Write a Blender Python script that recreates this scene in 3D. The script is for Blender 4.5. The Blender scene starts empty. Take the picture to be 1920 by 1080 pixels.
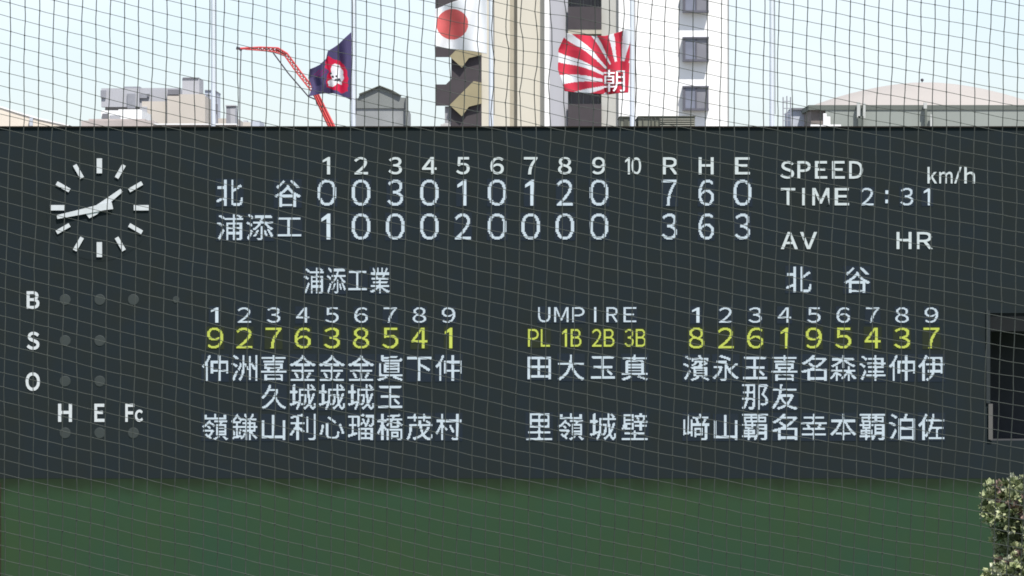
import bpy, bmesh, math, random
import numpy as np
from mathutils import Vector
random.seed(7)
C = bpy.context.scene
COL = C.collection
R = math.radians
K = 0.0001            # tangent of the angle one photograph pixel subtends
CZ = 9.0              # eye height in the stand

# ------------------------------------------------------------------ camera
cd = bpy.data.cameras.new('camera'); cam = bpy.data.objects.new('camera', cd); COL.objects.link(cam)
cam.location = (0, 0, CZ); cam.rotation_euler = (R(90), 0, 0)
cd.sensor_width = 36; cd.lens = 36 / (1920 * K); cd.clip_start = 0.5; cd.clip_end = 6000
C.camera = cam

# ------------------------------------------------------------------ sky and sun
SUN_EL, SUN_AZ = R(58), R(24)         # high, behind the camera and to its right
w = bpy.data.worlds.new('World'); C.world = w; w.use_nodes = True
nt = w.node_tree; nt.nodes.clear()
sky = nt.nodes.new('ShaderNodeTexSky'); sky.sky_type = 'NISHITA'; sky.sun_disc = False
sky.sun_elevation = SUN_EL; sky.sun_rotation = math.pi - SUN_AZ
sky.air_density = 1.0; sky.dust_density = 0.6; sky.ozone_density = 1.5; sky.altitude = 10
hs = nt.nodes.new('ShaderNodeMix'); hs.data_type = 'RGBA'; hs.blend_type = 'MULTIPLY'
hs.inputs[0].default_value = 1.0; hs.inputs[7].default_value = (0.80, 0.86, 1.03, 1)
bgn = nt.nodes.new('ShaderNodeBackground'); bgn.inputs[1].default_value = 0.11
wo = nt.nodes.new('ShaderNodeOutputWorld')
tcw = nt.nodes.new('ShaderNodeTexCoord'); mpw = nt.nodes.new('ShaderNodeMapping'); mpw.inputs['Scale'].default_value = (1, 1, 2.2)
nzw = nt.nodes.new('ShaderNodeTexNoise'); nzw.inputs['Scale'].default_value = 9; nzw.inputs['Detail'].default_value = 5; nzw.inputs['Roughness'].default_value = .45
mrw = nt.nodes.new('ShaderNodeMapRange'); mrw.inputs[1].default_value = .42; mrw.inputs[2].default_value = .72; mrw.inputs[3].default_value = .3; mrw.inputs[4].default_value = .85
veil = nt.nodes.new('ShaderNodeMix'); veil.data_type = 'RGBA'; veil.inputs[7].default_value = (6.35, 6.75, 7.0, 1)     # thin high cloud
nt.links.new(tcw.outputs['Generated'], mpw.inputs[0]); nt.links.new(mpw.outputs[0], nzw.inputs[0]); nt.links.new(nzw.outputs[0], mrw.inputs[0]); nt.links.new(mrw.outputs[0], veil.inputs[0])
nt.links.new(sky.outputs[0], hs.inputs[6]); nt.links.new(hs.outputs[2], veil.inputs[6]); nt.links.new(veil.outputs[2], bgn.inputs[0]); nt.links.new(bgn.outputs[0], wo.inputs[0])
sd = bpy.data.lights.new('sun', 'SUN'); sd.energy = 4.2; sd.angle = R(0.5); sd.color = (1.0, 0.955, 0.89)
sun = bpy.data.objects.new('sun', sd); COL.objects.link(sun)
to_sun = Vector((math.sin(SUN_AZ) * math.cos(SUN_EL), -math.cos(SUN_AZ) * math.cos(SUN_EL), math.sin(SUN_EL)))
sun.rotation_euler = to_sun.to_track_quat('Z', 'Y').to_euler()
sun.location = (0, -20, 60)
vs = C.view_settings; vs.view_transform = 'Standard'; vs.look = 'None'; vs.gamma = 1; vs.use_curve_mapping = False
vs.exposure = 0.55
C.cycles.filter_width = 1.75
EFF = 1.42            # light a surface facing the camera sends back per unit of albedo, after exposure

# ------------------------------------------------------------------ materials
def lin(c): c /= 255; return c / 12.92 if c <= .04045 else ((c + .055) / 1.055) ** 2.4
def alb(r, g, b): return tuple(min(.82, lin(v) / EFF) for v in (r, g, b))
MATS = {}
def mat(name, col, rough=.85, var=.10, scale=1.5, bump=.0, emit=0, metal=0, streak=False, var2=None):
    if name in MATS: return MATS[name]
    m = bpy.data.materials.new(name); m.use_nodes = True; n = m.node_tree
    b = n.nodes['Principled BSDF']; b.inputs['Roughness'].default_value = rough; b.inputs['Metallic'].default_value = metal
    b.inputs['Specular IOR Level'].default_value = .3 if rough < .6 else .12
    tc = n.nodes.new('ShaderNodeTexCoord'); mp = n.nodes.new('ShaderNodeMapping')
    n.links.new(tc.outputs['Object'], mp.inputs[0])
    if streak: mp.inputs['Scale'].default_value = (1, 1, .12)
    no = n.nodes.new('ShaderNodeTexNoise'); no.inputs['Scale'].default_value = scale; no.inputs['Detail'].default_value = 6
    n.links.new(mp.outputs[0], no.inputs[0])
    mx = n.nodes.new('ShaderNodeMix'); mx.data_type = 'RGBA'
    c2 = var2 or tuple(v * (1 - var) for v in col); c1 = tuple(min(.9, v * (1 + var)) for v in col)
    if var2: c1 = col
    mx.inputs[6].default_value = (*c1, 1); mx.inputs[7].default_value = (*c2, 1)
    rp = n.nodes.new('ShaderNodeMapRange'); rp.inputs[1].default_value = .3; rp.inputs[2].default_value = .7
    n.links.new(no.outputs[0], rp.inputs[0]); n.links.new(rp.outputs[0], mx.inputs[0])
    n.links.new(mx.outputs[2], b.inputs['Base Color'])
    if emit:
        n.links.new(mx.outputs[2], b.inputs['Emission Color']); b.inputs['Emission Strength'].default_value = emit
    if bump:
        bp = n.nodes.new('ShaderNodeBump'); bp.inputs['Strength'].default_value = bump; bp.inputs['Distance'].default_value = .02
        n2 = n.nodes.new('ShaderNodeTexNoise'); n2.inputs['Scale'].default_value = scale * 12; n2.inputs['Detail'].default_value = 4
        n.links.new(tc.outputs['Object'], n2.inputs[0]); n.links.new(n2.outputs[0], bp.inputs['Height']); n.links.new(bp.outputs[0], b.inputs['Normal'])
    MATS[name] = m; return m

# ------------------------------------------------------------------ object helpers
def P(px, py, D, dy=0.0): return Vector(((px - 960) * K * D, D + dy, CZ + (540 - py) * K * D))
def link(name, me, parent=None, m=None, smooth=False):
    o = bpy.data.objects.new(name, me); COL.objects.link(o)
    if parent: o.parent = parent
    if m is not None:
        me.materials.clear()
        for x in (m if isinstance(m, (list, tuple)) else [m]): me.materials.append(x)
    if smooth: me.polygons.foreach_set('use_smooth', [True] * len(me.polygons))
    return o
class MB:
    def __init__(s): s.v = []; s.f = []; s.mi = []; s.cur = 0
    def add(s, vs_, fs):
        n = len(s.v); s.v += [tuple(v) for v in vs_]; s.f += [tuple(n + i for i in f) for f in fs]; s.mi += [s.cur] * len(fs)
    def box(s, x0, x1, y0, y1, z0, z1):
        s.add([(x, y, z) for x in (x0, x1) for y in (y0, y1) for z in (z0, z1)],
              [(0, 1, 3, 2), (4, 6, 7, 5), (0, 4, 5, 1), (2, 3, 7, 6), (0, 2, 6, 4), (1, 5, 7, 3)])
    def pbox(s, px0, px1, py0, py1, D, d0, d1):      # px extents measured at distance D, from y = D+d0 to D+d1
        a = P(px0, py1, D); b = P(px1, py0, D); s.box(a.x, b.x, D + d0, D + d1, a.z, b.z)
    def prism(s, pts, D, d0, d1):                    # outline at distance D, given real thickness
        q = [P(x, y, D) for x, y in pts]; n = len(q)
        a = sum(q[i].x * q[(i + 1) % n].z - q[(i + 1) % n].x * q[i].z for i in range(n))
        if a < 0: q.reverse()
        s.add([(p.x, D + d0, p.z) for p in q] + [(p.x, D + d1, p.z) for p in q],
              [tuple(range(n)), tuple(reversed(range(n, 2 * n)))] + [(i, i + n, (i + 1) % n + n, (i + 1) % n) for i in range(n)])
    def tube(s, pts, r, k=6, caps=True):
        n0 = len(s.v); rs = r if isinstance(r, (list, tuple)) else [r] * len(pts); pts = [Vector(p) for p in pts]
        vv = []; ff = []
        for i, p in enumerate(pts):
            t = (pts[min(i + 1, len(pts) - 1)] - pts[max(i - 1, 0)]).normalized()
            u = t.cross(Vector((0, 1, 0)));
            if u.length < .05: u = t.cross(Vector((1, 0, 0)))
            u.normalize(); w_ = t.cross(u)
            for j in range(k):
                a = 2 * math.pi * j / k; vv.append(p + (u * math.cos(a) + w_ * math.sin(a)) * rs[i])
        for i in range(len(pts) - 1):
            for j in range(k): ff.append((i * k + j, i * k + (j + 1) % k, (i + 1) * k + (j + 1) % k, (i + 1) * k + j))
        if caps: ff += [tuple(range(k)), tuple(reversed(range((len(pts) - 1) * k, len(pts) * k)))]
        s.add(vv, ff)
    def build(s, name, m, parent=None, smooth=False, loc=None):
        me = bpy.data.meshes.new(name)
        if loc is not None: s.v = [(x - loc[0], y - loc[1], z - loc[2]) for x, y, z in s.v]
        me.from_pydata(s.v, [], s.f); me.validate(); me.update()
        o = link(name, me, parent, m, smooth)
        if any(s.mi) and len(s.mi) == len(me.polygons): me.polygons.foreach_set('material_index', s.mi)
        bm = bmesh.new(); bm.from_mesh(me); bmesh.ops.recalc_face_normals(bm, faces=bm.faces); bm.to_mesh(me); bm.free()
        if loc is not None: o.location = loc
        return o
def tag(o, label=None, cat=None, group=None, kind=None):
    if label: o['label'] = label
    if cat: o['category'] = cat
    if group: o['group'] = group
    if kind: o['kind'] = kind
    return o
def thing(name, label, cat, loc=(0, 0, 0), group=None):
    o = bpy.data.objects.new(name, None); COL.objects.link(o); o.location = loc
    return tag(o, label, cat, group)
class Sub:      # places parts given in world coordinates under a thing's own base
    def __init__(s, root): s.root = root
    def __call__(s, mb, name, m, parent=None, smooth=False, label=None):
        o = mb.build(name, m, parent or s.root, smooth, loc=None)
        base = s.root.location
        me = o.data
        for v in me.vertices: v.co -= base
        if label: o['label'] = label
        return o
def one(name, m, f, *a):
    b = MB(); getattr(b, f)(*a); return b

# ------------------------------------------------------------------ ground
g = MB()
g.add([(-2500, -300, 0), (2500, -300, 0), (2500, 5000, 0), (-2500, 5000, 0)], [(0, 1, 2, 3)])
tag(g.build('ground', mat('town_ground', (.20, .19, .17), var=.2, scale=.05)), kind='structure')
g = MB(); N = 48
g.add([(125 * math.sin(2 * math.pi * i / N), 62 + 90 * math.cos(2 * math.pi * i / N), .02) for i in range(N)], [tuple(range(N))])
tag(g.build('field', mat('turf', (.055, .10, .03), var=.3, scale=.6, bump=.3)), kind='structure')

# ------------------------------------------------------------------ scoreboard
SD = 140.0
pxm = K * SD
sb = thing('scoreboard', 'huge near-black baseball scoreboard with white and yellow characters and a round clock', 'scoreboard',
           (P(960, 0, SD).x, SD, 0))
S = Sub(sb)
m_board = mat('board_paint', alb(38, 47, 53), rough=.9, var2=alb(41, 47, 47), scale=1.1, bump=.05)
m_trim = mat('board_trim', alb(44, 40, 36), rough=.7)
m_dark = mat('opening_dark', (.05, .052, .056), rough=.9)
m_frame = mat('opening_frame', alb(58, 63, 66), rough=.6)
m_white = mat('white_paint', alb(222, 226, 230), rough=.6, var=.05, scale=6)
m_led = mat('lit_white', alb(190, 202, 212), rough=.6, var=.05, scale=3, emit=.30)
m_ledw = mat('lit_caption', alb(190, 198, 200), rough=.6, var=.05, scale=3, emit=.30)
m_yel = mat('lit_yellow', alb(184, 194, 88), rough=.6, var=.06, scale=3, emit=.30)
m_glow = mat('glow_tint_plate', alb(37, 47, 60), rough=.6, var2=alb(41, 49, 57), scale=1.4)  # added plates, bluish tint imitates the glow round white characters
m_glowy = mat('glow_tint_plate_olive', alb(50, 56, 38), rough=.6, var2=alb(46, 52, 42), scale=1.4)  # same added plates, olive tint imitates the glow round yellow characters
m_lens = mat('unlit_lamp_lens', alb(68, 74, 74), rough=.6, var=.05)
HX0, HX1, HY0, HY1 = 1857, 2010, 587, 826
BX0, BX1, BY0, BY1 = -110, 2080, 239, 897
b = MB()           # front sheet 12 cm thick, with the opening left out, as a single frame of four butted pieces
b.pbox(BX0, HX0, BY0, BY1, SD, 0, .12); b.pbox(HX1, BX1, BY0, BY1, SD, 0, .12)
b.pbox(HX0, HX1, BY0, HY0, SD, 0, .12); b.pbox(HX0, HX1, HY1, BY1, SD, 0, .12)
S(b, 'front_panel', m_board)
b = MB(); b.pbox(BX0, BX1, BY0 + 2, BY1 + 300, SD, 2.6, 4.0); b.pbox(BX0, HX0 - 4, BY0 + 2, BY1, SD, .123, 2.6)
S(b, 'housing', mat('housing', alb(60, 64, 62)))
b = MB(); b.pbox(BX0 - 2, BX1 + 2, 236.6, 239, SD, -.05, 4.05); S(b, 'coping', m_trim)
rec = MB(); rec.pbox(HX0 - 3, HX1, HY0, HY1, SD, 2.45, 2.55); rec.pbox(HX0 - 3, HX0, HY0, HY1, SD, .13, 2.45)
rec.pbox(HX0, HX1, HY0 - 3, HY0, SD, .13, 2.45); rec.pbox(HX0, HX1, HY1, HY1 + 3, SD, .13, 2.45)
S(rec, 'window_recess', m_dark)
b = MB(); b.pbox(HX0 - 8, HX0 - 1, HY0 - 5, 756, SD, -.05, -.003); S(b, 'opening_frame', m_frame)
b = MB(); b.pbox(HX0, HX1, HY0 + .5, 621, SD, .05, .10); S(b, 'roller_shutter', mat('shutter', alb(36, 38, 40), rough=.6))
b = MB(); b.pbox(1853, 1861, 757, 824, SD, -.075, -.053); S(b, 'door_post', mat('door_post', alb(108, 105, 103), rough=.5))

# glyph library: each character a thin raised mesh, unit box
GL = {}
def glyph(ch, bold=0.0):
    if (ch, bold) in GL: return GL[(ch, bold)]
    if ch in '1I/:':      # plain strokes without feet
        o = {'1': [[(.5, -.5), (.5, .5), (.22, .5), (-.5, .31), (-.5, .19), (.08, .30), (.08, -.5)]], 'I': [[(.5, -.5), (.5, .5), (-.5, .5), (-.5, -.5)]],
             '/': [[(.5, .5), (.24, .5), (-.5, -.5), (-.24, -.5)]], ':': [[(-.5, .5), (.5, .5), (.5, .22), (-.5, .22)], [(-.5, -.22), (.5, -.22), (.5, -.5), (-.5, -.5)]]}[ch]
        b = MB()
        for q in o:
            n = len(q); b.add([(x, -.5, z) for x, z in q] + [(x, .5, z) for x, z in q], [tuple(range(n)), tuple(range(2 * n - 1, n - 1, -1))] + [(i, (i + 1) % n, (i + 1) % n + n, i + n) for i in range(n)])
        me = bpy.data.meshes.new('stroke'); me.from_pydata(b.v, [], b.f)
        bm = bmesh.new(); bm.from_mesh(me); bmesh.ops.recalc_face_normals(bm, faces=bm.faces); bm.to_mesh(me); bm.free()
        GL[(ch, bold)] = me; return me
    cu = bpy.data.curves.new('t', 'FONT'); cu.body = chr(ord(ch) + 0xFEE0) if 32 < ord(ch) < 127 else ch; cu.size = 1; cu.resolution_u = 4; cu.extrude = .01; cu.offset = bold
    o = bpy.data.objects.new('t', cu); COL.objects.link(o)
    dg = bpy.context.evaluated_depsgraph_get(); me = bpy.data.meshes.new_from_object(o.evaluated_get(dg))
    bpy.data.objects.remove(o); bpy.data.curves.remove(cu)
    xs = [v.co.x for v in me.vertices]; ys = [v.co.y for v in me.vertices]
    x0, x1, y0, y1 = min(xs), max(xs), min(ys), max(ys); zs = max(abs(v.co.z) for v in me.vertices)
    for v in me.vertices:
        u = (v.co.x - x0) / (x1 - x0) - .5; h = (v.co.y - y0) / (y1 - y0) - .5
        v.co = (u, -v.co.z / zs * .5, h)
    GL[(ch, bold)] = me; return me
def dotted(ch, thr, n=28):
    # the same character as the board shows it: lit elements of a dot matrix, joined along each row
    key = (ch, 'dots', thr)
    if key in GL: return GL[key]
    me = glyph(ch); bm = bmesh.new(); bm.from_mesh(me); bmesh.ops.triangulate(bm, faces=bm.faces)
    tris = np.array([[(v.co.x, v.co.z) for v in f.verts] for f in bm.faces if abs(f.normal.y) > .5 and f.calc_center_median().y < 0]); bm.free()
    asp = {'kanji': 1.0}.get('kanji' if ord(ch) > 127 else '', .62 if ch.isdigit() else .8)
    nx, nz_, ss = max(5, int(round(n * asp))), n, 4
    gx = (np.arange(nx * ss) + .5) / (nx * ss) - .5; gz = (np.arange(nz_ * ss) + .5) / (nz_ * ss) - .5
    X, Z = np.meshgrid(gx, gz); ins = np.zeros(X.shape, bool)
    for t in tris:
        (ax, az), (bx_, bz), (cx_, cz_) = t
        d1 = (bx_ - ax) * (Z - az) - (bz - az) * (X - ax); d2 = (cx_ - bx_) * (Z - bz) - (cz_ - bz) * (X - bx_); d3 = (ax - cx_) * (Z - cz_) - (az - cz_) * (X - cx_)
        ins |= ((d1 >= 0) & (d2 >= 0) & (d3 >= 0)) | ((d1 <= 0) & (d2 <= 0) & (d3 <= 0))
    cov = ins.reshape(nz_, ss, nx, ss).mean(axis=(1, 3)) > thr
    b = MB()
    for j in range(nz_):
        i = 0
        while i < nx:
            if cov[j, i]:
                k = i
                while k < nx and cov[j, k]: k += 1
                b.box(i / nx - .5 + .05 / nx, k / nx - .5 - .05 / nx, -.5, .5, (j + .04) / nz_ - .5, (j + .96) / nz_ - .5); i = k
            else: i += 1
    m2 = bpy.data.meshes.new('dots'); m2.from_pydata(b.v, [], b.f)
    bm = bmesh.new(); bm.from_mesh(m2); bmesh.ops.recalc_face_normals(bm, faces=bm.faces); bm.to_mesh(m2); bm.free()
    GL[key] = m2; return m2
GM = {}
def put(ch, x0, x1, y0, y1, m, bold=0.0, name=None, parent=None, dy=.02, label=None):
    key = (ch, bold, m.name)
    if key not in GM:
        me = (dotted(ch, .36 if ord(ch) > 127 else .40) if m in (m_led, m_yel) and ch not in '1I/:' else glyph(ch, bold)).copy(); me.name = 'character'; me.materials.clear(); me.materials.append(m); GM[key] = me
    nm = name or ('digit' if ch.isdigit() else 'letter' if ord(ch) < 128 and ch.isalpha() else 'punctuation_mark' if ord(ch) < 128 else 'kanji_character')
    o = bpy.data.objects.new(nm, GM[key]); COL.objects.link(o); o.parent = parent or sb
    a = P(x0, y1, SD); c = P(x1, y0, SD)
    o.location = ((a.x + c.x) / 2, -dy + .012, (a.z + c.z) / 2); o.scale = (c.x - a.x, .02, c.z - a.z)
    if label: o['label'] = label
    if m in (m_led, m_yel):      # added plate whose tint imitates colour glow round a lit character
        cm = m_glow if m is m_led else m_glowy
        if cm.name not in GM:
            bb = MB(); bb.box(-.5, .5, -.5, .5, -.5, .5); me = bpy.data.meshes.new('glow_plate'); me.from_pydata(bb.v, [], bb.f)
            bm = bmesh.new(); bm.from_mesh(me); bmesh.ops.recalc_face_normals(bm, faces=bm.faces); bm.to_mesh(me); bm.free(); me.materials.append(cm); GM[cm.name] = me
        cx_, cw = (a.x + c.x) / 2, (c.x - a.x) + 3.6 * pxm
        cl = bpy.data.objects.new('glow_tint_plate', GM[cm.name]); COL.objects.link(cl); cl.parent = sb
        cl.location = (cx_, 0, (a.z + c.z) / 2); cl.scale = (cw if ord(ch) > 127 or x1 - x0 > 20 or y1 - y0 < 34 and False else max(cw, 22 * pxm if x1 - x0 < 17 and ch == '1' and m is m_led else 0), .014, (c.z - a.z) + 4 * pxm)
    return o
def putc(ch, cx, y0, y1, wid, m, bold=0.0): return put(ch, cx - wid / 2, cx + wid / 2, y0, y1, m, bold)

WD = {'0': 1.0, '1': .48, '2': .86, '3': .84, '4': .9, '5': .84, '6': .84, '7': .84, '8': .84, '9': .84}
cols = [613, 677, 741, 805, 868, 932, 995, 1059, 1123]
THIN = 0.014
for i, cx in enumerate(cols):
    d = str(i + 1); putc(d, cx - (1 if d == '1' else 0), 294.5, 327, 26 * WD[d] / .86 if d != '1' else 14, m_ledw, THIN)
put('1', 1172, 1181, 295, 327, m_ledw, THIN); put('0', 1184, 1202, 295, 327, m_ledw, THIN)
for ch, cx in zip('RHE', (1257, 1324, 1392)): putc(ch, cx, 295, 327, 28, m_ledw, THIN)
for row, y0, y1 in (('003010120', 337, 385.5), ('100020000', 400.5, 449)):
    for ch, cx in zip(row, cols): putc(ch, cx - (2 if ch == '1' else 0), y0, y1, 35 * WD[ch], m_led)
for ch, cx in zip('760', (1255, 1324, 1392)): putc(ch, cx, 337, 385.5, 34 * WD[ch], m_led)
for ch, cx in zip('363', (1255, 1324, 1392)): putc(ch, cx, 400.5, 449, 34 * WD[ch], m_led)
KB = 0.0
def kan(ch, x0, x1, y0, y1): put(ch, x0, x1, y0, y1, m_led, KB)
kan('北', 406, 455, 337, 386); kan('谷', 515, 564, 338, 388)
kan('浦', 407, 456, 402, 450); kan('添', 462, 512, 402, 450); kan('工', 519, 565, 408, 443)
def word(s, boxes, y0, y1, m=m_ledw, bold=THIN):
    for ch, (a, c) in zip(s, boxes): put(ch, a, c, y0, y1, m, bold)
word('SPEED', [(1463, 1489), (1495, 1520), (1528, 1551), (1560, 1584), (1592, 1618)], 302, 335)
put('k', 1739, 1757, 313, 344, m_ledw, THIN); put('m', 1761, 1786, 322, 344, m_ledw, THIN)
put('/', 1789, 1803, 313, 344, m_ledw, THIN); put('h', 1808, 1828, 313, 344, m_ledw, THIN)
word('TIME', [(1464, 1491), (1504, 1509), (1523, 1555), (1565, 1592)], 352.5, 385)
word('2', [(1614, 1638)], 352.5, 385, m_led); word('3', [(1688, 1712)], 352.5, 385, m_led); word('1', [(1732, 1745)], 352.5, 385, m_led)
put(':', 1660, 1666, 357, 381, m_led)
word('AV', [(1464, 1496), (1500, 1532)], 435, 467); word('HR', [(1681, 1709), (1718, 1749)], 435, 467)
kan('北', 1474, 1521, 500, 548); kan('谷', 1583, 1631, 501, 549)
kan('浦', 570, 607, 502, 550); kan('添', 613, 648, 502, 550); kan('工', 653, 688, 508, 544); kan('業', 694, 731, 502, 550)
BOX = {'下': (46, 3, 0), '山': (44, 2, 0), '工': (46, 5, 6), '心': (46, 5, 3), '玉': (45, 3, 3), '田': (44, 4, 2), '久': (46, 1, 1)}
def column(pos, cx, order, ypos, ycol, rows):
    wd = 25 if order != '1' else 14
    putc(order, cx - (1 if order == '1' else 0), 576.5, 605, wd, m_led)
    wd = 30 if ypos != '1' else 14
    putc(ypos, cx, 614.5, 653, wd, m_yel)
    for ch, (y0, y1) in zip(rows, ((666, 714), (720.5, 768), (776, 825))):
        if ch == ' ': continue
        w_, t_, b_ = BOX.get(ch, (48.5, 0, 0)); put(ch, cx - w_ / 2, cx + w_ / 2, y0 + t_, y1 - b_, m_led, KB)
L = ['仲 嶺', '洲 鎌', '喜久山', '金城利', '金城心', '金城瑠', '眞玉橋', '下 茂', '仲 村']
for i, (r_, pos) in enumerate(zip(L, '927638541')): column(None, 403.5 + 54.7 * i, str(i + 1), pos, None, r_)
L = ['濱 﨑', '永 山', '玉那覇', '喜友名', '名 幸', '森 本', '津 覇', '仲 泊', '伊 佐']
for i, (r_, pos) in enumerate(zip(L, '826195437')): column(None, 1305.5 + 55.1 * i, str(i + 1), pos, None, r_)
word('UMPIRE', [(1009, 1032), (1039, 1066), (1073, 1096), (1114, 1118), (1137, 1159), (1169, 1193)], 576, 604, m_led)
word('PL1B2B3B', [(990, 1010), (1014, 1031), (1054, 1063), (1070, 1090), (1110, 1128), (1132, 1152), (1171, 1188), (1192, 1211)], 617, 650, m_yel)
for s_, x in zip(('田 里', '大 嶺', '玉 城', '真 壁'), (1011, 1070.5, 1130.5, 1190)):
    for ch, (y0, y1) in zip(s_, ((665, 713), (0, 0), (775, 825))):
        if ch == ' ': continue
        w_, t_, b_ = BOX.get(ch, (48.5, 0, 0)); put(ch, x - w_ / 2, x + w_ / 2, y0 + t_, y1 - b_, m_led, KB)
BB = .028
for ch, x0, x1, y0, y1 in (('B', 50, 74, 546, 579), ('S', 50, 74, 622, 656), ('O', 48, 75, 698, 733), ('H', 109, 135, 757, 791),
                           ('E', 177, 196, 757, 791), ('F', 235, 252, 757, 791), ('c', 253, 268, 768, 791)):
    put(ch, x0, x1, y0, y1, m_white, BB)
def lamp(px, py, r):
    b = MB(); c = P(px, py, SD); n = 20; rr = r * pxm
    b.add([(c.x + rr * math.cos(2 * math.pi * i / n), SD, c.z + rr * math.sin(2 * math.pi * i / n)) for i in range(n)] +
          [(c.x + rr * .92 * math.cos(2 * math.pi * i / n), SD - .012, c.z + rr * .92 * math.sin(2 * math.pi * i / n)) for i in range(n)] + [(c.x, SD - .013, c.z)],
          [(i, (i + 1) % n, (i + 1) % n + n, i + n) for i in range(n)] + [(i + n, (i + 1) % n + n, 2 * n) for i in range(n)])
    S(b, 'indicator_lamp', m_lens)
for y, xs in ((562, (122, 187, 250)), (639, (122, 187)), (715, (122, 187)), (812, (122, 187, 250))):
    for x in xs: lamp(x, y, 10.5)
lamp(330, 562, 6.5)
# clock: dial > marks and hands
CX, CY = 186.5, 389.5
b = MB(); n = 48; c = P(CX, CY, SD); rr = 100 * pxm
b.add([(c.x + rr * math.cos(2 * math.pi * i / n), SD - yy, c.z + rr * math.sin(2 * math.pi * i / n)) for yy in (0.0, .006) for i in range(n)],
      [(i, (i + 1) % n, (i + 1) % n + n, i + n) for i in range(n)] + [tuple(range(n, 2 * n))])
clock = S(b, 'clock', m_board, label='round clock with white hour marks showing about 1:43')
def bar(a_deg, pts, name, y0, y1):   # pts: (along, across) outline in pixels, a_deg clockwise from twelve
    a = R(a_deg); q = [(CX + u * math.sin(a) + v * math.cos(a), CY - u * math.cos(a) + v * math.sin(a)) for u, v in pts]
    b = MB(); b.prism(q, SD, y0, y1); S(b, name, m_white, parent=clock)
for h in range(12):
    w_ = 5 if h % 3 == 0 else 3.8
    bar(h * 30, [(64.5, -w_), (92.5, -w_), (92.5, w_), (64.5, w_)], 'hour_mark', -.05, -.014)
bar(52, [(-27, -5.5), (-12, -7), (0, -7), (22, -5.5), (53, -3.6), (53, 3.6), (22, 5), (0, 6), (-12, 7), (-27, 4)], 'hour_hand', -.06, -.04)
bar(257.5, [(-25, -8), (-8, -6.5), (20, -6), (81, -3.6), (81, 3.6), (20, 5), (-8, 6.5), (-25, 5)], 'minute_hand', -.085, -.065)

# ------------------------------------------------------------------ green wall below the board
gw = thing('green_wall', 'plain dark green wall below the black scoreboard', 'wall', (0, SD, 0))
G = Sub(gw)
b = MB(); a = P(-110, 897, SD); c = P(2080, 897, SD)
b.box(a.x, c.x, SD + .003, SD + 2.5, 0, a.z - .002)
m_green = mat('green_paint', alb(58, 80, 54), rough=.9, var2=alb(52, 79, 61), scale=.35, bump=.15)
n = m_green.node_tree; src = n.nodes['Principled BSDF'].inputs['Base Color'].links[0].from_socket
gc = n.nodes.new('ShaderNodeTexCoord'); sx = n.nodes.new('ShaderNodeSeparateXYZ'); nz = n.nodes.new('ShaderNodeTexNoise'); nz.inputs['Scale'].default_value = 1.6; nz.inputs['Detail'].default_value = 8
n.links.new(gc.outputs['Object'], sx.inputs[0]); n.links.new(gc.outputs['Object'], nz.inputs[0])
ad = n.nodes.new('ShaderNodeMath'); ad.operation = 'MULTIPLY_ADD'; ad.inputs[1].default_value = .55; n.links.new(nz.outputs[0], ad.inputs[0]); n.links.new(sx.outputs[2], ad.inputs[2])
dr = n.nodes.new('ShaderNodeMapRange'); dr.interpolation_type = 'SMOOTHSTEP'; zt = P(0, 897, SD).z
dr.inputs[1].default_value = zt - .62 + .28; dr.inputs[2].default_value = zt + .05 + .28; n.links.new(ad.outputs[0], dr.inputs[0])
dm = n.nodes.new('ShaderNodeMix'); dm.data_type = 'RGBA'; dm.inputs[7].default_value = (*alb(42, 54, 38), 1)      # darker olive towards the top, edge broken by noise
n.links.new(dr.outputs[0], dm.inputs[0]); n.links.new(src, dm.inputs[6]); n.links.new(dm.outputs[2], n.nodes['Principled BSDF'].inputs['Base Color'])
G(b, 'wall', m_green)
pp = MB(); a = P(-1, 905, SD); pp.tube([(a.x, SD - .1, 0), (a.x, SD - .1, a.z)], .045, 8, False)
tag(pp.build('drain_pipe', mat('pipe_brown', alb(62, 48, 42), rough=.6), None, True), 'thin brown vertical pipe on the green wall at its far left edge', 'pipe')

# ------------------------------------------------------------------ flagpoles on the board
m_pole = mat('pole_grey', (.62, .66, .72), rough=.5, metal=.0, var=.06)
m_rope = mat('halyard', (.05, .05, .055))
poles = [(388, 'bare flagpole above the left of the scoreboard, left of the crane'), (656, 'flagpole carrying the navy flag'),
         (920, 'flagpole carrying the white flag with the red disc'), (1190, 'flagpole carrying the red and white rayed flag'),
         (1457.5, 'bare flagpole right of the white tower, above the scoreboard')]
PDY = 3.0
for px, lab in poles:
    bx = P(px, 0, SD).x; t = thing('flagpole', lab, 'flagpole', (bx, SD + PDY, P(0, 236, SD).z), 'flagpoles along the top of the scoreboard')
    z0 = t.location.z; T = Sub(t)
    b = MB(); b.tube([(bx, SD + PDY, z0), (bx, SD + PDY, z0 + 3.6), (bx, SD + PDY, z0 + 7.6)], [.062, .058, .040], 12, False); T(b, 'shaft', m_pole, smooth=True)
    b = MB(); b.tube([(bx + .085, SD + PDY - .06, z0 + .4), (bx + .075, SD + PDY - .06, z0 + 3), (bx + .055, SD + PDY - .05, z0 + 7.5)], .009, 4); T(b, 'halyard', m_rope)
    b = MB(); b.tube([(bx, SD + PDY, z0 + 7.6 + .09 * math.sin(a)) for a in (-1.4, -.7, 0, .7, 1.4)] , [.03, .07, .09, .07, .03], 10); T(b, 'finial', m_pole, smooth=True)

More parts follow.
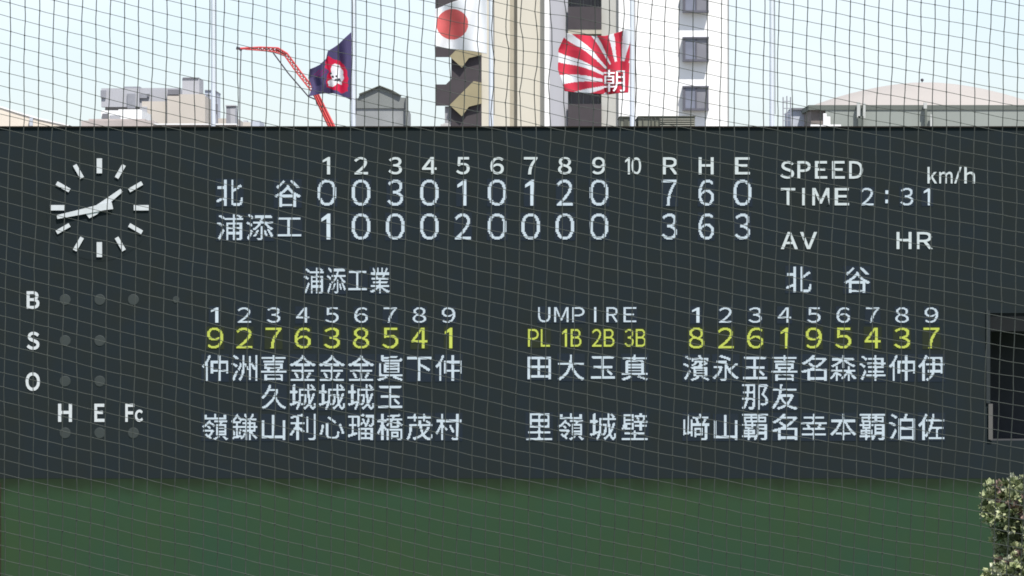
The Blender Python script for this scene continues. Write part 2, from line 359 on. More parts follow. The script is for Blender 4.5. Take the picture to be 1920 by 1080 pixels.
# ------------------------------------------------------------------ flags: cloth grids with printed colour
def interp(pl, u):
    n = len(pl) - 1; f = min(max(u, 0), .99999) * n; i = int(f); f -= i
    return (pl[i][0] * (1 - f) + pl[i + 1][0] * f, pl[i][1] * (1 - f) + pl[i + 1][1] * f)
def inpoly(x, y, p):
    r = False; j = len(p) - 1
    for i in range(len(p)):
        if (p[i][1] > y) != (p[j][1] > y) and x < (p[j][0] - p[i][0]) * (y - p[i][1]) / (p[j][1] - p[i][1]) + p[i][0]: r = not r
        j = i
    return r
FD = SD + PDY
def flagcloth(name, label, rows, colour, wave, nu=130, nv=110, extra=None):
    hx = rows[0][-1]; base = P(*rows[-1][-1], FD)
    vv = []; cc = []; ff = []
    for j in range(nv + 1):
        v = j / nv; f = min(v, .99999) * (len(rows) - 1); a = int(f); f -= a
        for i in range(nu + 1):
            u = i / nu; p = interp(rows[a], u); q = interp(rows[a + 1], u)
            x = p[0] * (1 - f) + q[0] * f; y = p[1] * (1 - f) + q[1] * f
            d = wave(u, v) * min(1, (1 - u) * 5 + .02)
            vv.append(P(x, y, FD) + Vector((0, d - .05, 0)) - base); cc.append(colour(x, y))
    for j in range(nv):
        for i in range(nu):
            k = j * (nu + 1) + i; ff.append((k, k + 1, k + nu + 2, k + nu + 1))
    me = bpy.data.meshes.new(name); me.from_pydata([tuple(p) for p in vv], [], ff); me.update()
    ca = me.color_attributes.new('print', 'FLOAT_COLOR', 'POINT')
    ca.data.foreach_set('color', [t for c_ in cc for t in (*c_, 1)])
    m = bpy.data.materials.get('flag_cloth')
    if not m:
        m = bpy.data.materials.new('flag_cloth'); m.use_nodes = True; n = m.node_tree; bs = n.nodes['Principled BSDF']
        at = n.nodes.new('ShaderNodeAttribute'); at.attribute_name = 'print'; bs.inputs['Roughness'].default_value = .8
        bs.inputs['Specular IOR Level'].default_value = .15
        tr = n.nodes.new('ShaderNodeBsdfTranslucent'); mx = n.nodes.new('ShaderNodeMixShader'); mx.inputs[0].default_value = .25
        n.links.new(at.outputs[0], bs.inputs['Base Color']); n.links.new(at.outputs[0], tr.inputs[0])
        n.links.new(bs.outputs[0], mx.inputs[1]); n.links.new(tr.outputs[0], mx.inputs[2]); n.links.new(mx.outputs[0], n.nodes['Material Output'].inputs[0])
    o = link(name, me, None, m, True); o.location = base
    sm = o.modifiers.new('cloth', 'SOLIDIFY'); sm.thickness = .004
    return tag(o, label, 'flag', 'flags flying on the scoreboard')
WH = (.78, .79, .82); RED = (.60, .045, .08); NAVY = (.085, .07, .16)
# rayed flag
def rayc(x, y):
    dx, dy = 1164 - x, 151 - y; r = math.hypot(dx, dy * .92); a = math.degrees(math.atan2(dy, dx))
    a += 1.2 * math.sin(r / 16)
    if r < 34: return RED
    for c_, h in ((86, 5.5), (67, 6), (50.5, 5.5), (32, 6.3), (12, 5.6), (-9, 6), (108, 5.5), (-30, 6)):
        if abs(a - c_) < h * (1.05 if r < 60 else 1): return RED
    return WH
rows = [[(1061, 62), (1085, 65), (1110, 68), (1135, 68), (1160, 60), (1182, 52)],
        [(1047, 92), (1080, 94), (1112, 96), (1140, 95), (1162, 90), (1181, 86)],
        [(1046, 130), (1080, 130), (1112, 132), (1140, 133), (1162, 130), (1180, 128)],
        [(1059, 171), (1085, 174), (1112, 176), (1140, 177), (1160, 175), (1178, 174)]]
wv = lambda u, v: .16 * math.sin(u * 9 + v * 2.2) + .07 * math.sin(u * 17 - v * 3 + 1)
f3 = flagcloth('flag', 'white flag with red sun rays and a white character, flying before the tower', rows, rayc, wv)
gm = glyph('朝').copy(); gm.name = 'flag_character'
fb = f3.location
bmx = bmesh.new(); bmx.from_mesh(gm); bmesh.ops.triangulate(bmx, faces=bmx.faces)
bmesh.ops.subdivide_edges(bmx, edges=[e for e in bmx.edges if e.calc_length() > .15], cuts=2, use_grid_fill=False); bmx.to_mesh(gm); bmx.free()
for v in gm.vertices:
    x = 1151.5 + v.co.x * 40; y = 151 - v.co.z * 42
    u = (x - 1058) / 121; vv_ = (y - 58) / 117
    d = wv(u, vv_) * min(1, (1 - u) * 5 + .02) - .05
    v.co = P(x, y, FD) + Vector((0, d - .035 + v.co.y * .012, 0)) - fb
link('printed_character', gm, f3, mat('flag_white', WH))
# white flag with red disc
def jpc(x, y):
    if math.hypot((x - 848) / 30, (y - 45.5) / 28.5) < 1: return (.60, .13, .13)
    return WH
rows = [[(816, 17), (838, 8), (862, 0), (890, -12), (913, -22)],
        [(815, 50), (840, 48), (865, 46), (890, 42), (913, 38)],
        [(815, 88), (840, 91), (865, 94), (890, 97), (913, 101)]]
flagcloth('flag', 'white flag with one large red disc, flying left of the beige tower wall', rows, jpc,
          lambda u, v: .13 * math.sin(u * 8 - v * 1.6 + .6) + .05 * math.sin(u * 15 + v * 4))
# navy flag
whb = [(622, 122), (628, 119), (636, 122), (643, 132), (645, 146), (640, 160), (633, 156), (624, 163), (615, 161), (615, 152), (622, 148), (620, 136)]
redb = [(616, 106), (628, 112), (640, 115), (650, 130), (653, 150), (652, 172), (640, 175), (622, 166), (612, 164), (612, 148), (617, 134), (609, 126), (612, 112)]
streak = [(588, 140), (598, 131), (612, 129), (614, 138), (600, 146)]
marks = [(624, 144, 2.2), (631, 143, 2), (629, 150, 2.4), (635, 149, 2.6), (620, 138, 2), (638, 151, 1.5)]
def tmc(x, y):
    x2 = x + .7 * math.sin(y * .5); 
    for a_, b_, r_ in marks:
        if math.hypot(x2 - a_, y - b_) < r_: return (.05, .04, .06)
    if inpoly(x2, y, whb): return WH
    if inpoly(x2, y + 1.0 * math.sin(x * .35), redb): return (.60, .02, .07)
    if inpoly(x2, y, streak) and math.sin(x * .8 + y) > -.2: return (.20, .03, .14)
    return NAVY
rows = [[(580, 130), (600, 121), (612, 110), (615, 96), (635, 82), (659, 60)],
        [(578, 147), (597, 143), (612, 139), (622, 134), (640, 124), (659, 104)],
        [(585, 164), (600, 160), (613, 158), (624, 156), (640, 152), (659, 147)],
        [(579, 181), (598, 177), (612, 175), (625, 175), (641, 180), (659, 188)]]
flagcloth('flag', 'navy flag with a white emblem ringed in red, flying beside the red crane', rows, tmc,
          lambda u, v: .12 * math.sin(u * 10 + v * 2.5) + .06 * math.sin(u * 19 - v))

# ------------------------------------------------------------------ high white tower
TD = 320.0; SP = 91.2
m_tw = mat('tower_white', (.80, .795, .78), var=.03, scale=.4, streak=True)
m_bei = mat('tower_beige', alb(226, 220, 204), var=.04, scale=.5, streak=True)
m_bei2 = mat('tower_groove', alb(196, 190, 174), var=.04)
m_grey = mat('tower_shade_grey', alb(190, 190, 196), var=.03, scale=.4, streak=True)  # shade of the rounded strip beside the fin, put into its colour
m_gr2 = mat('tower_shade_warm', alb(206, 205, 198), var=.03, streak=True, scale=.4)  # lighter shade of the recess and its right strip, painted in
m_par = mat('balcony_dark', alb(84, 79, 82), var=.06)
m_khaki = mat('stair_khaki', alb(168, 158, 128), var=.08)
m_wfr = mat('window_frame_grey', alb(108, 108, 118), rough=.5)
m_glass = mat('window_glass', alb(140, 144, 160), rough=.25, var=.15, scale=.8)
m_glassd = mat('dark_glass', alb(110, 104, 108), rough=.25, var=.2, scale=.8)
tw = thing('apartment_tower', 'tall white and beige apartment tower with a column of square bay windows', 'building', (P(1090, 0, TD).x, TD, 0))
T = Sub(tw)
GY = 540 + CZ / (K * TD)      # ground level in pixel rows at this distance
TOP = -720
b = MB(); b.pbox(1160, 1364, TOP, GY, TD, 0, 12); T(b, 'white_wall', m_tw)
b = MB(); b.pbox(1364.1, 1367, TOP, GY, TD, .25, 12); T(b, 'end_wall', mat('end_shade_grey', alb(150, 150, 150)))  # shaded side of the tower, its shade painted as a grey strip
b = MB(); b.pbox(903, 956, TOP, GY, TD, .3, 12); b.pbox(970, 1021, TOP, GY, TD, .3, 12); T(b, 'beige_wall', m_bei)
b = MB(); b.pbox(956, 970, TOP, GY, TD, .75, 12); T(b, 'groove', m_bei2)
b = MB(); b.pbox(1021, 1030, TOP, GY, TD, -.3, 12); T(b, 'white_fin', m_tw)
b = MB()
n = 10; arc = [(1030 + 35 * i / n, -.2 + .5 * (1 - math.cos(i / n * math.pi / 2))) for i in range(n + 1)]
za, zb = P(0, GY, TD).z, P(0, TOP, TD).z
vv = [(P(x, 0, TD).x, TD + d, z) for x, d in arc for z in (za, zb)] + [(P(1065, 0, TD).x, TD + 12, z) for z in (za, zb)] + [(P(1030.05, 0, TD).x, TD + 12, z) for z in (za, zb)]
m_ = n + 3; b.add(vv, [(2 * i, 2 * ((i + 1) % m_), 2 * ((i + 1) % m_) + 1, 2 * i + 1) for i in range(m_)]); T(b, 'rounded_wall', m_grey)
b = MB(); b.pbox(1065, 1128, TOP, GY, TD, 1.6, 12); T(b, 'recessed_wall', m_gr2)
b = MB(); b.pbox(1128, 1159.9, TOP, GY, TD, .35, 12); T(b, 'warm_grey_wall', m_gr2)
b = MB(); b.pbox(903, 1364, TOP - 24, TOP, TD, -.4, 12.2); T(b, 'roof', m_bei)
def inst(src, dz, parent):
    o = src.copy(); COL.objects.link(o); o.parent = parent; o.location = src.location + Vector((0, 0, dz))
    return o
pz = K * TD
bay = one('', 0, 'pbox', 1284, 1328, 69, 116, TD, -.55, -.001)
bay = MB(); bay.prism([(1279.5, 70), (1328.5, 70), (1328.5, 73), (1279.5, 73)], TD, -.62, -.001); bay.pbox(1280, 1284.5, 73, 112, TD, -.55, -.001)
bay.pbox(1325, 1328, 73, 112, TD, -.55, -.001); bay.pbox(1279.5, 1328.5, 112, 116, TD, -.6, -.001); bay.pbox(1303.5, 1306, 73, 112, TD, -.54, -.45)
bayf = T(bay, 'bay_window', m_wfr)
gl1 = MB(); gl1.pbox(1284.6, 1303.4, 73.2, 111.8, TD, -.50, -.46); gl1 = T(gl1, 'pane', m_glass, parent=bayf)
gl2 = MB(); gl2.pbox(1306.1, 1324.9, 73.2, 111.8, TD, -.47, -.43); gl2 = T(gl2, 'pane', mat('window_glass_b', alb(150, 150, 158), rough=.25, var=.12, scale=.8), parent=bayf)
for k in range(-7, 9):
    if k == 0: continue
    dz = -k * 91.7 * pz
    if P(0, 116, TD).z + dz < 1: continue
    c_ = inst(bayf, dz, tw); inst(gl1, 0, c_); inst(gl2, 0, c_)
par = MB(); par.pbox(1065.1, 1127.9, 195, 237, TD, -.05, .1); par = T(par, 'balcony_parapet', m_par)
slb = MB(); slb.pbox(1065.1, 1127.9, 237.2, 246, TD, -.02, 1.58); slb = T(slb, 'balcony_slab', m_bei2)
wf = MB()
wf.pbox(1070, 1124, 165, 168, TD, 1.4, 1.59); wf.pbox(1070, 1073, 168, 226, TD, 1.4, 1.59); wf.pbox(1121, 1124, 168, 226, TD, 1.4, 1.59)
wf.pbox(1093, 1096, 168, 226, TD, 1.4, 1.59); wf.pbox(1108, 1110, 168, 226, TD, 1.4, 1.59); wf = T(wf, 'balcony_window', mat('frame_light', alb(150, 148, 148)))
wg = MB(); wg.pbox(1073, 1093, 168, 226, TD, 1.5, 1.585); wg.pbox(1096, 1108, 168, 226, TD, 1.5, 1.585); wg.pbox(1110, 1121, 168, 226, TD, 1.5, 1.585); wg = T(wg, 'pane', m_glassd, parent=wf)
for k in range(-9, 7):
    if k == 0: continue
    dz = -k * SP * pz
    if P(0, 237, TD).z + dz < .5: continue
    inst(par, dz, tw); inst(slb, dz, tw); c_ = inst(wf, dz, tw); inst(wg, 0, c_)
# outside stair on the left flank
b = MB(); b.pbox(846, 902.9, TOP + 60, GY, TD, .32, 6); T(b, 'stair_core', m_par)
lan = MB(); lan.prism([(816, 158), (836, 158), (846, 148), (902.8, 148), (902.8, 172), (880, 176), (856, 198), (816, 198)], TD, .2, .315); lan = T(lan, 'stair_landing', m_par)
flt = MB(); flt.prism([(843, 197), (888, 152), (902.8, 155), (902.8, 194), (879, 200), (866, 218)], TD, .0, .195); flt = T(flt, 'stair_parapet', m_khaki)
for k in range(-8, 7):
    if k == 0: continue
    dz = -k * SP * pz
    if P(0, 218, TD).z + dz < .5: continue
    inst(lan, dz, tw); inst(flt, dz, tw)
b = MB(); b.pbox(834, 845.8, 199, GY, TD, .45, 5); T(b, 'pillar', mat('pillar_grey', alb(165, 165, 168)))

# low rooftop boxes in front of the tower
def boxthing(name, label, cat, D, parts, group=None):
    x = parts[0][2][0]; t = thing(name, label, cat, (P(x, 0, D).x, D, 0), group); U = Sub(t)
    for pn, m, (x0, x1, y0, y1), d0, d1 in parts:
        b = MB(); b.pbox(x0, x1, y0, (540 + CZ / (K * D)) if y1 is None else y1, D, d0, d1); U(b, pn, m)
    return t, U
m_og = mat('olive_grey', alb(132, 134, 122), var=.1); m_ogd = mat('olive_dark', alb(98, 100, 92)); m_ogl = mat('olive_light', alb(168, 168, 156))
parts = [('wall', m_og, (1197, 1303, 219, None), 0, 6), ('roof', m_ogd, (1196, 1304, 217.5, 219), -.1, 6.1)]
for y in (222.5, 226.5, 230.5, 234.5): parts.append(('louvre', m_ogl, (1238, 1302, y, y + 1.7), -.12, -.003))
for x in (1205, 1221, 1228, 1236): parts.append(('pilaster', m_ogd, (x, x + 1.5, 220, 300), -.08, -.003))
boxthing('plant_house', 'low olive-grey rooftop building with louvres at the foot of the white tower', 'building', 240.0, parts)
parts = [('wall', m_og, (1162, 1187, 220, None), 0, 4), ('roof', m_ogd, (1161, 1188, 218, 220), -.1, 4.1), ('door', m_ogd, (1170, 1178, 224, 300), -.06, -.003)]
boxthing('roof_shed', 'small olive-grey shed just left of the louvred low building', 'shed', 240.0, parts)
m_pale = mat('pale_render', alb(205, 203, 200), var=.06)
boxthing('low_annex', 'tiny pale annex roof at the foot of the dark stair', 'building', 250.0,
         [('wall', m_pale, (826, 844, 233, None), 0, 5), ('roof', m_pale, (831, 842, 230.5, 233), .3, 3)])

# ------------------------------------------------------------------ grey gabled block
GD = 270.0; m_gs = mat('stone_grey', alb(142, 146, 144), var=.12, scale=.8, bump=.3, streak=True); m_gs2 = mat('stone_light', alb(162, 165, 166), var=.12, scale=.9, bump=.3)
t = thing('gabled_block', 'grey stone-clad block with a low gabled parapet between crane and tower', 'building', (P(713, 0, GD).x, GD, 0)); U = Sub(t)
b = MB(); b.pbox(663, 764, 203, 540 + CZ / (K * GD), GD, 0, 9); U(b, 'wall', m_gs2)
b = MB(); b.prism([(663, 203), (663, 184), (672, 184), (674, 178), (690, 172), (712, 163.5), (735, 172), (750, 180), (753, 183), (764, 183), (764, 203)], GD, -.08, 1.0); U(b, 'gable', m_gs)
b = MB(); b.pbox(761, 765.5, 180.5, 540, GD, -.3, .4); U(b, 'pilaster', m_gs)
b = MB(); b.prism([(690, 172), (712, 162), (735, 172), (750, 180), (752, 178.5), (736, 169.5), (712, 160.3), (689, 169.8), (673, 176), (674, 178.5)], GD, -.25, 1.1); U(b, 'coping', m_ogd)

# ------------------------------------------------------------------ town blocks on the left
LD = 380.0
mg1 = mat('town_grey', alb(194, 195, 201), var=.05, scale=.3); mg2 = mat('town_grey_dark', alb(164, 166, 174)); mb1 = mat('town_beige', alb(216, 208, 198), var=.05, scale=.3)  # town tones paled, putting a haze effect into their colour
mw1 = mat('town_white', (.8, .8, .8), var=.03); mbr = mat('town_brown', alb(198, 188, 184)); mdk = mat('town_dark', alb(134, 134, 140)); mcream = mat('town_cream', alb(250, 238, 222), var=.03)
mgl = mat('town_light', alb(208, 214, 226), var=.05)
boxthing('town_building', 'grey block with a cantilevered upper floor, leftmost of the far cluster', 'building', LD, [
    ('wall', mg1, (196, 262, 172, None), .5, 12), ('upper_floor', mg1, (191, 262, 166, 201), -.6, .49), ('parapet', mg2, (190, 200, 170, 184), -.75, -.61),
    ('window', mg2, (240, 255, 176, 204), -.72, -.603), ('window', mg2, (262.2, 280, 176, 184), -.2, -.003), ('wall', mg1, (262.1, 336, 165, None), 0, 12),
    ('roof', mg2, (232, 262, 162.5, 165.9), -.3, 6), ('roof_edge', mdk, (316, 337, 168.5, 178), -.9, -.003), ('window', mdk, (277, 281, 176, 182), -.3, -.21)],
    'far town buildings left of the crane')
boxthing('town_building', 'white flat building with one dark window below the grey block', 'building', LD - 30, [
    ('wall', mw1, (190, 266, 207, None), 0, 9), ('roof', mw1, (222, 262, 205, 207), 0, 8), ('window', mdk, (192, 204, 213, 222), -.15, -.003), ('window_band', mg1, (206, 226, 216, 225), -.05, -.003)],
    'far town buildings left of the crane')
boxthing('town_building', 'low brownish-pink roofed building at the front of the far cluster', 'building', LD - 60, [
    ('wall', mbr, (152, 287, 226, None), 0, 9), ('roof', mbr, (165, 270, 222.5, 226), .5, 8), ('wall', mbr, (287.1, 445, 234, None), 0, 9), ('coping', mw1, (288, 444, 232, 234), -.2, 3)],
    'far town buildings left of the crane')
boxthing('town_building', 'beige block with a grey water tank house on its roof', 'building', LD - 12, [
    ('wall', mb1, (266, 314, 190, None), 0, 8), ('wall', mb1, (314.1, 385, 180, None), -.3, 8), ('shade_strip', mg1, (266.2, 276, 200, 218), -.1, -.003),
    ('tank_house', mg1, (340, 372, 145.5, 180), 1, 6), ('parapet', mb1, (336, 384, 177, 180), -.3, .2), ('roof_edge', mg2, (341, 371, 144, 145.5), .9, 6.1)],
    'far town buildings left of the crane')
boxthing('town_building', 'pale blue-white slab stepping down at the right of the far cluster', 'building', LD + 10, [
    ('wall', mgl, (384, 402, 170, None), 0, 8), ('wall', mg2, (396, 409, 196, None), -1.2, -.01), ('roof_edge', mg2, (384, 403, 168.5, 170), -.1, 8.1), ('wall', mb1, (402.1, 445, 222, None), 0, 8),
    ('window', mg2, (388, 393, 176, 196), -.1, -.003)],
    'far town buildings left of the crane')
boxthing('town_building', 'small grey rooftop box beside the crane rope', 'building', LD - 5, [
    ('wall', mg2, (424, 432, 199, None), 0, 3), ('wall', mg1, (432.1, 441, 201, None), 0, 3), ('roof', mg1, (423, 442, 197, 199), -.1, 3.1)], 'far town buildings left of the crane')
boxthing('town_building', 'very pale low houses right of the crane rope', 'building', LD + 40, [
    ('wall', mb1, (452, 470, 229, None), 0, 8), ('wall', mgl, (470.1, 487, 226, None), 0, 8), ('roof', mg1, (455, 462, 225, 229), 1, 3)], 'far town buildings left of the crane')
t = thing('town_building', 'cream building with a sloping roof at the far left edge', 'building', (P(20, 0, LD).x, LD, 0), 'far town buildings left of the crane'); U = Sub(t)
b = MB(); b.prism([(-140, 202), (2, 202), (30, 211), (74, 224), (128, 236), (128, 540 + CZ / (K * LD)), (-140, 540 + CZ / (K * LD))], LD, 0, 10); U(b, 'wall', mcream)
b = MB(); b.prism([(-140, 199.5), (3, 199.5), (30, 208.5), (75, 221.5), (130, 234.5), (128, 236), (74, 224), (30, 211), (2, 202), (-140, 202)], LD, -.08, 10.2); U(b, 'roof', mw1)
b = MB(); b.pbox(56, 62, 221, 236, LD, -.3, -.01); U(b, 'chimney', mgl)

# ------------------------------------------------------------------ red crane
CD = 235.0
m_cr = mat('crane_red', (.52, .075, .075), rough=.5, var=.15, scale=1.5); m_crd = mat('crane_dark', (.05, .045, .06), rough=.5)
gyc = 540 + CZ / (K * CD); bxp = 622 + (gyc - 30 - 238) * .465
t = thing('crane', 'red crane with a folded lattice jib reaching left behind the navy flag', 'crane', (P(bxp, 0, CD).x, CD, 0)); U = Sub(t)
def pl(pts): return [P(x, y, CD) for x, y in pts]
b = MB()
for s_ in (-.085, .085):
    b.tube([p + Vector((s_, -.12, s_ * .45)) for p in pl([(590, 170), (622, 238), (bxp, gyc - 30)])], [.028, .03, .04], 4)
b.tube(pl([(590, 172), (622, 238), (bxp, gyc - 30)]), [.13, .16, .24], 4)
U(b, 'boom', m_cr)
b = MB()
A = [(521, 90), (538, 100), (563, 134), (592, 171)]; B = [(514, 97), (534, 105), (556, 136), (586, 174)]
b.tube(pl(A), .042, 5); b.tube(pl(B), .036, 5)
NL = 16
for i in range(NL):
    b.tube([P(*interp(A, i / NL), CD), P(*interp(B, (i + .5) / NL), CD, .25)], .026, 4); b.tube([P(*interp(B, (i + .5) / NL), CD, .25), P(*interp(A, (i + 1) / NL), CD)], .026, 4)
b.tube([p + Vector((0, .3, 0)) for p in pl(A)], .03, 4); U(b, 'lattice_boom', m_cr)
b = MB(); A = [(460, 90), (488, 88.5), (522, 90)]; B = [(460, 92.5), (488, 94.5), (514, 97)]
b.tube(pl(A), .038, 5); b.tube(pl(B), .032, 5)
for i in range(8): b.tube([P(*interp(A, i / 8), CD), P(*interp(B, (i + .5) / 8), CD, .15)], .03, 4); b.tube([P(*interp(B, (i + .5) / 8), CD, .15), P(*interp(A, (i + 1) / 8), CD)], .03, 4)
b.tube(pl([(444, 91.5), (462, 91)]), [.05, .06], 5); U(b, 'jib', m_cr)
b = MB(); b.tube(pl([(443, 90), (449, 91), (453, 95)]), [.07, .06, .05], 6); U(b, 'jib_head', m_crd)
b = MB(); b.tube(pl([(452, 93), (450, 160), (449, 330)]), .022, 4); U(b, 'hoist_rope', m_crd)
b = MB(); b.box(*[P(446.5, 0, CD).x, P(451.5, 0, CD).x], CD - .1, CD + .1, P(0, 340, CD).z, P(0, 329, CD).z); U(b, 'hook_block', m_crd)
b = MB(); b.tube(pl([(512, 99), (540, 137), (578, 181), (590, 186), (598, 184)]), .032, 5); U(b, 'stay_rope', m_crd)
b = MB(); b.tube(pl([(592, 186), (594, 196), (600, 195)]), .03, 5); U(b, 'hose', m_crd)
bx = P(bxp, 0, CD).x
b = MB(); b.box(bx - 1.6, bx + 3.4, CD - 1.5, CD + 1.5, 1.25, 3.0); b.box(bx + 3.4, bx + 4.6, CD - 1.4, CD + 1.4, 1.35, 2.6); U(b, 'crane_house', m_cr)
b = MB(); b.box(bx - 2.0, bx - .2, CD - 2.4, CD - 1.51, 1.3, 3.2); U(b, 'cab', m_crd)
b = MB()
for s_ in (-2.1, 1.4):
    b.add([(bx + x, CD + s_ + d, z) for d in (0, .7) for x, z in ((-2.6, .1), (2.9, .1), (3.3, .5), (3.3, .8), (2.9, 1.2), (-2.6, 1.2), (-3.0, .8), (-3.0, .5))],
          [tuple(range(8)), tuple(range(15, 7, -1))] + [(i, (i + 1) % 8, (i + 1) % 8 + 8, i + 8) for i in range(8)])
U(b, 'crawler_track', m_crd)

# ------------------------------------------------------------------ hall with the curved roof on the right
HD = 420.0
m_roof = mat('roof_pink', (.355, .328, .305), var=.05, scale=.15, rough=.8); m_ev = mat('eave', alb(116, 122, 116), var=.06, scale=.3)
m_hw = mat('hall_wall', alb(164, 170, 164), var=.05, scale=.2); m_brn = mat('hall_brown', alb(140, 132, 128))
t = thing('domed_hall', 'wide hall under a low curved pinkish roof at the right of the skyline', 'building', (P(1770, 0, HD).x, HD, 0)); U = Sub(t)
gy = 540 + CZ / (K * HD)
b = MB(); b.pbox(1548, 1996, 206, gy, HD, 0, 24); U(b, 'wall', m_hw)
b = MB(); b.pbox(1521, 1547.8, 206, gy, HD, .4, 20); U(b, 'side_wall', m_brn)
b = MB(); b.pbox(1516, 2000, 197, 206, HD, -.08, 25); U(b, 'eave', m_ev)
b = MB(); cxr, rx = 1757, 241; prof = []
# shallow dome: rings from the eave up
z_e = P(0, 197, HD).z; z_t = P(0, 143.5, HD).z; cxw = P(cxr, 0, HD).x; rw = rx * K * HD; ry = 11.8; cy = HD + 12
nr, ns = 12, 64; vv = []
for i in range(nr + 1):
    a = i / nr * math.pi / 2; rr = math.cos(a); h = 1 - rr ** 1.8
    for j in range(ns):
        th = 2 * math.pi * j / ns; vv.append((cxw + rw * rr * math.cos(th), cy + ry * rr * math.sin(th), z_e + (z_t - z_e) * h))
b.add(vv, [(i * ns + j, i * ns + (j + 1) % ns, (i + 1) * ns + (j + 1) % ns, (i + 1) * ns + j) for i in range(nr) for j in range(ns)]); U(b, 'roof', m_roof, smooth=True)
b = MB(); p = P(1751, 139, HD); b.tube([(p.x, HD + 12, p.z - 1.2), (p.x, HD + 12, p.z - .12)], .03, 5)
b.tube([(p.x, HD + 12, p.z + .13 * math.sin(a)) for a in (-1.4, -.7, 0, .7, 1.4)], [.03, .1, .14, .1, .03], 8); U(b, 'finial', m_crd)
m_pl = mat('pillar_pale', alb(205, 208, 204))
for x0, x1, y0, y1, mm in ((1606, 1612, 192, 222, m_pl), (1617, 1622, 194, 222, m_pl), (1608, 1618, 218, 240, m_ev), (1731, 1737, 193, 204, m_pl), (1733, 1737, 204, 240, m_ev), (1743, 1747, 215, 240, m_pl),
                           (1543, 1549, 213, 236, mw1), (1549.2, 1556, 219, 236, mw1)):
    b = MB(); b.pbox(x0, x1, y0, y1, HD, -.6, -.27); U(b, 'pillar', mm)
boxthing('low_wall', 'white low wall running along the left foot of the curved-roof hall', 'wall', HD - 20, [('wall', mw1, (1520, 1577, 233.5, None), 0, .6)])
boxthing('town_building', 'pale lilac annex left of the curved-roof hall', 'building', HD + 10, [('wall', mgl, (1482, 1520, 206, None), 0, 9), ('roof', mdk, (1484, 1518, 202.5, 206), -.3, 5)], 'town buildings by the hall')
t = thing('railing_frame', 'thin grey steel frame of posts left of the pale lilac annex', 'frame', (P(1475, 0, HD).x, HD, 0)); U = Sub(t)
for x, y in ((1468.5, 182), (1475.5, 180), (1482.5, 182)):
    b = MB(); b.tube([P(x, gy, HD), P(x, y, HD)], .05, 5); U(b, 'post', mg2)
for y in (190, 203, 214, 226):
    b = MB(); b.tube([P(1468.5, y, HD), P(1482.5, y, HD)], .03, 4); U(b, 'rail', mg2)

# ------------------------------------------------------------------ tree at the lower right
TRD = 118.0
m_l = [mat('leaf_olive', (.25, .27, .15), rough=.5, var=.2), mat('leaf_pale', (.31, .34, .18), rough=.4, var=.2), mat('leaf_dark', (.09, .11, .05), rough=.5, var=.2),
       mat('seed_brown', (.20, .14, .12), rough=.7, var=.2), mat('leaf_silver', (.42, .43, .32), rough=.35, var=.15)]
t = thing('tree', 'olive green broadleaf tree in front of the green wall at lower right', 'tree', (P(1985, 0, TRD).x, TRD, 0)); U = Sub(t)
bx = t.location.x; m_bark = mat('bark', (.12, .09, .07), var=.3, scale=6, bump=.5)
b = MB(); b.tube([(bx, TRD, 0), (bx + .05, TRD, 1), (bx - .05, TRD, 2.0), (bx, TRD, 2.8)], [.14, .11, .09, .06], 8, False); U(b, 'trunk', m_bark, smooth=True)
b = MB(); lobes = []
for x, y, dy, r_ in ((1897, 958, -.2, .62), (1880, 935, .3, .42), (1878, 975, -.1, .36), (1925, 1010, .2, .5), (1893, 1018, .1, .36), (1900, 1060, -.3, .5), (1872, 1075, -.5, .38), (1935, 935, .1, .6), (1895, 1095, -.6, .58), (1925, 1070, -.4, .55), (1990, 960, .2, .85), (2040, 1040, 0, .9), (1960, 1060, .4, .8),
                      (1960, 1000, -.7, .55), (2060, 960, .4, .6), (1990, 1130, -.3, .7)):
    c_ = P(x, y, TRD, dy); lobes.append((c_, r_))
for c_, r_ in lobes: b.tube([(bx, TRD, 1.9 + random.random() * .6), ((bx + c_.x) / 2, (TRD + c_.y) / 2, c_.z - .5), c_], [.05, .035, .015], 5)
U(b, 'limb', m_bark)
b = MB()
for c_, r_ in lobes:
    # leafy clusters spread through each lobe, each a tuft of leaf blades
    for q in range(int(230 * r_ * r_)):
        d = Vector((random.gauss(0, 1), random.gauss(0, 1), random.gauss(0, 1))).normalized() * r_ * (random.random() ** .45)
        tc_ = c_ + d; kind = random.choices((0, 1, 2, 3, 4), (36, 34, 16, 7, 9))[0]
        out = (d.normalized() + Vector((0, 0, .4))).normalized()
        for e in range(13):
            b.cur = kind if random.random() < .75 else random.choice((0, 1, 2))
            a = (out + Vector((random.gauss(0, .7), random.gauss(0, .7), random.gauss(0, .6)))).normalized()
            s_ = a.cross(Vector((random.gauss(0, 1), random.gauss(0, 1), random.gauss(0, 1)))).normalized()
            ln = random.uniform(.09, .19); wd = ln * random.uniform(.3, .45); o_ = tc_ + a * random.uniform(0, .05)
            n_ = a.cross(s_) * ln * .12
            b.add([o_, o_ + a * ln * .5 + s_ * wd + n_, o_ + a * ln, o_ + a * ln * .5 - s_ * wd + n_], [(0, 1, 2), (0, 2, 3)])
    b.cur = 0
cr = U(b, 'crown', m_l); me = cr.data

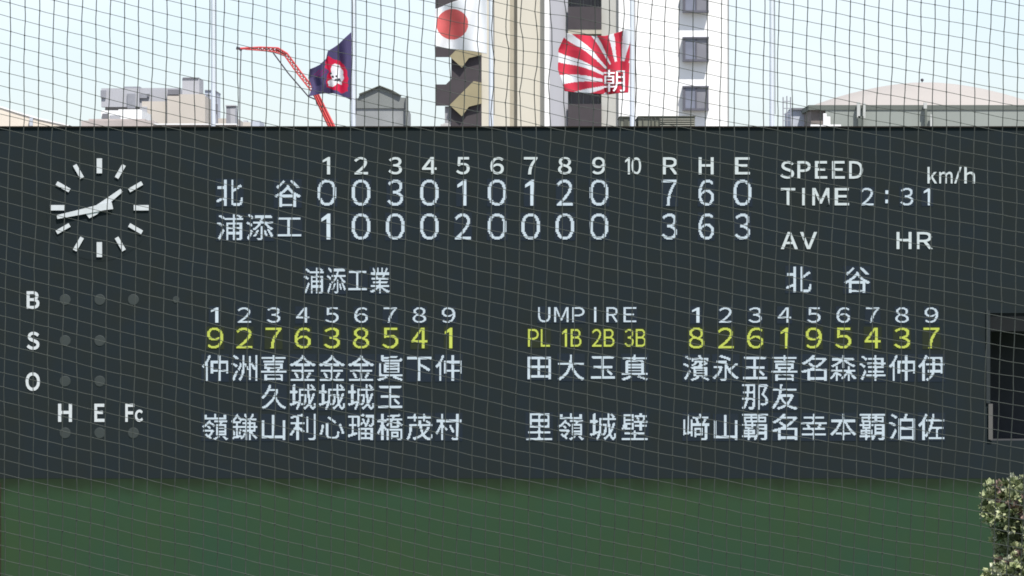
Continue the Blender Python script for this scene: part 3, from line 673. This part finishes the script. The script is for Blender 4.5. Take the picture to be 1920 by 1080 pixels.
# ------------------------------------------------------------------ backstop net in front of the camera's stand
ND = 15.6
m_cross = mat('cross_cord', alb(90, 94, 90), rough=.8, var=.12, scale=30)
m_net = mat('net_cord', alb(80, 84, 81), rough=.8, var=.12, scale=30)
net = thing('backstop_net', 'fine square-meshed safety net hanging across the whole view', 'net', (0, ND, 0)); U = Sub(net)
rj = random.Random(3)
I0, I1, J0, J1 = -6, 78, -26, 50
def wob(x, y):
    loc = math.exp(-((x - 1010) / 190) ** 2 - ((y - 90) / 190) ** 2)
    wx = 1.1 * math.sin(x / 83 + y / 140) + .8 * math.sin(y / 31 + x / 57) + loc * (2.6 * math.sin(y / 26 + x / 60) + 1.1 * math.sin(y / 11 + x / 19))
    wy = 1.4 * math.sin(x / 120 - y / 90) + .8 * math.sin(x / 44 + y / 71) + loc * 2.8 * math.sin(x / 38 + y / 50)
    return wx, wy
KN = {}
for i in range(I0, I1 + 1):
    for j in range(J0, J1 + 1):
        x = 17 + 26.75 * i; y = 26.8 * j + .252 * x - 2.0e-5 * x * x
        x2 = x - y * (.009 + .013 * i / 70); wx, wy = wob(x2, y)
        x2 += wx + rj.uniform(-.5, .5); y2 = y + wy + rj.uniform(-.5, .5)
        KN[i, j] = P(x2, y2, ND, .05 * math.sin(x / 260) + .03 * math.sin(y / 190 + 1) + rj.uniform(-.003, .003))
def sagged(pts, s):
    out = [pts[0]]
    for a, c_ in zip(pts, pts[1:]):
        out.append((a + c_) / 2 + Vector((rj.uniform(-s, s), rj.uniform(-s, s), rj.uniform(-s, s)))); out.append(c_)
    return out
for i in range(I0, I1 + 1):
    b = MB(); b.tube(sagged([KN[i, j] for j in range(J0, J1 + 1)], .0006), .00132, 4); U(b, 'vertical_cord', m_net)
for j in range(J0, J1 + 1):
    b = MB(); b.tube(sagged([KN[i, j] for i in range(I0, I1 + 1)], .0006), .00085, 4); U(b, 'cross_cord', m_cross)
b = MB()
for p in KN.values():
    r_ = rj.uniform(.0022, .0034)
    b.add([p + Vector(q) * r_ for q in ((1, 0, 0), (-1, 0, 0), (0, 1, 0), (0, -1, 0), (0, 0, 1), (0, 0, -1))],
          [(0, 2, 4), (2, 1, 4), (1, 3, 4), (3, 0, 4), (2, 0, 5), (1, 2, 5), (3, 1, 5), (0, 3, 5)])
k_ = U(b, 'knots', m_net); k_['kind'] = 'stuff'
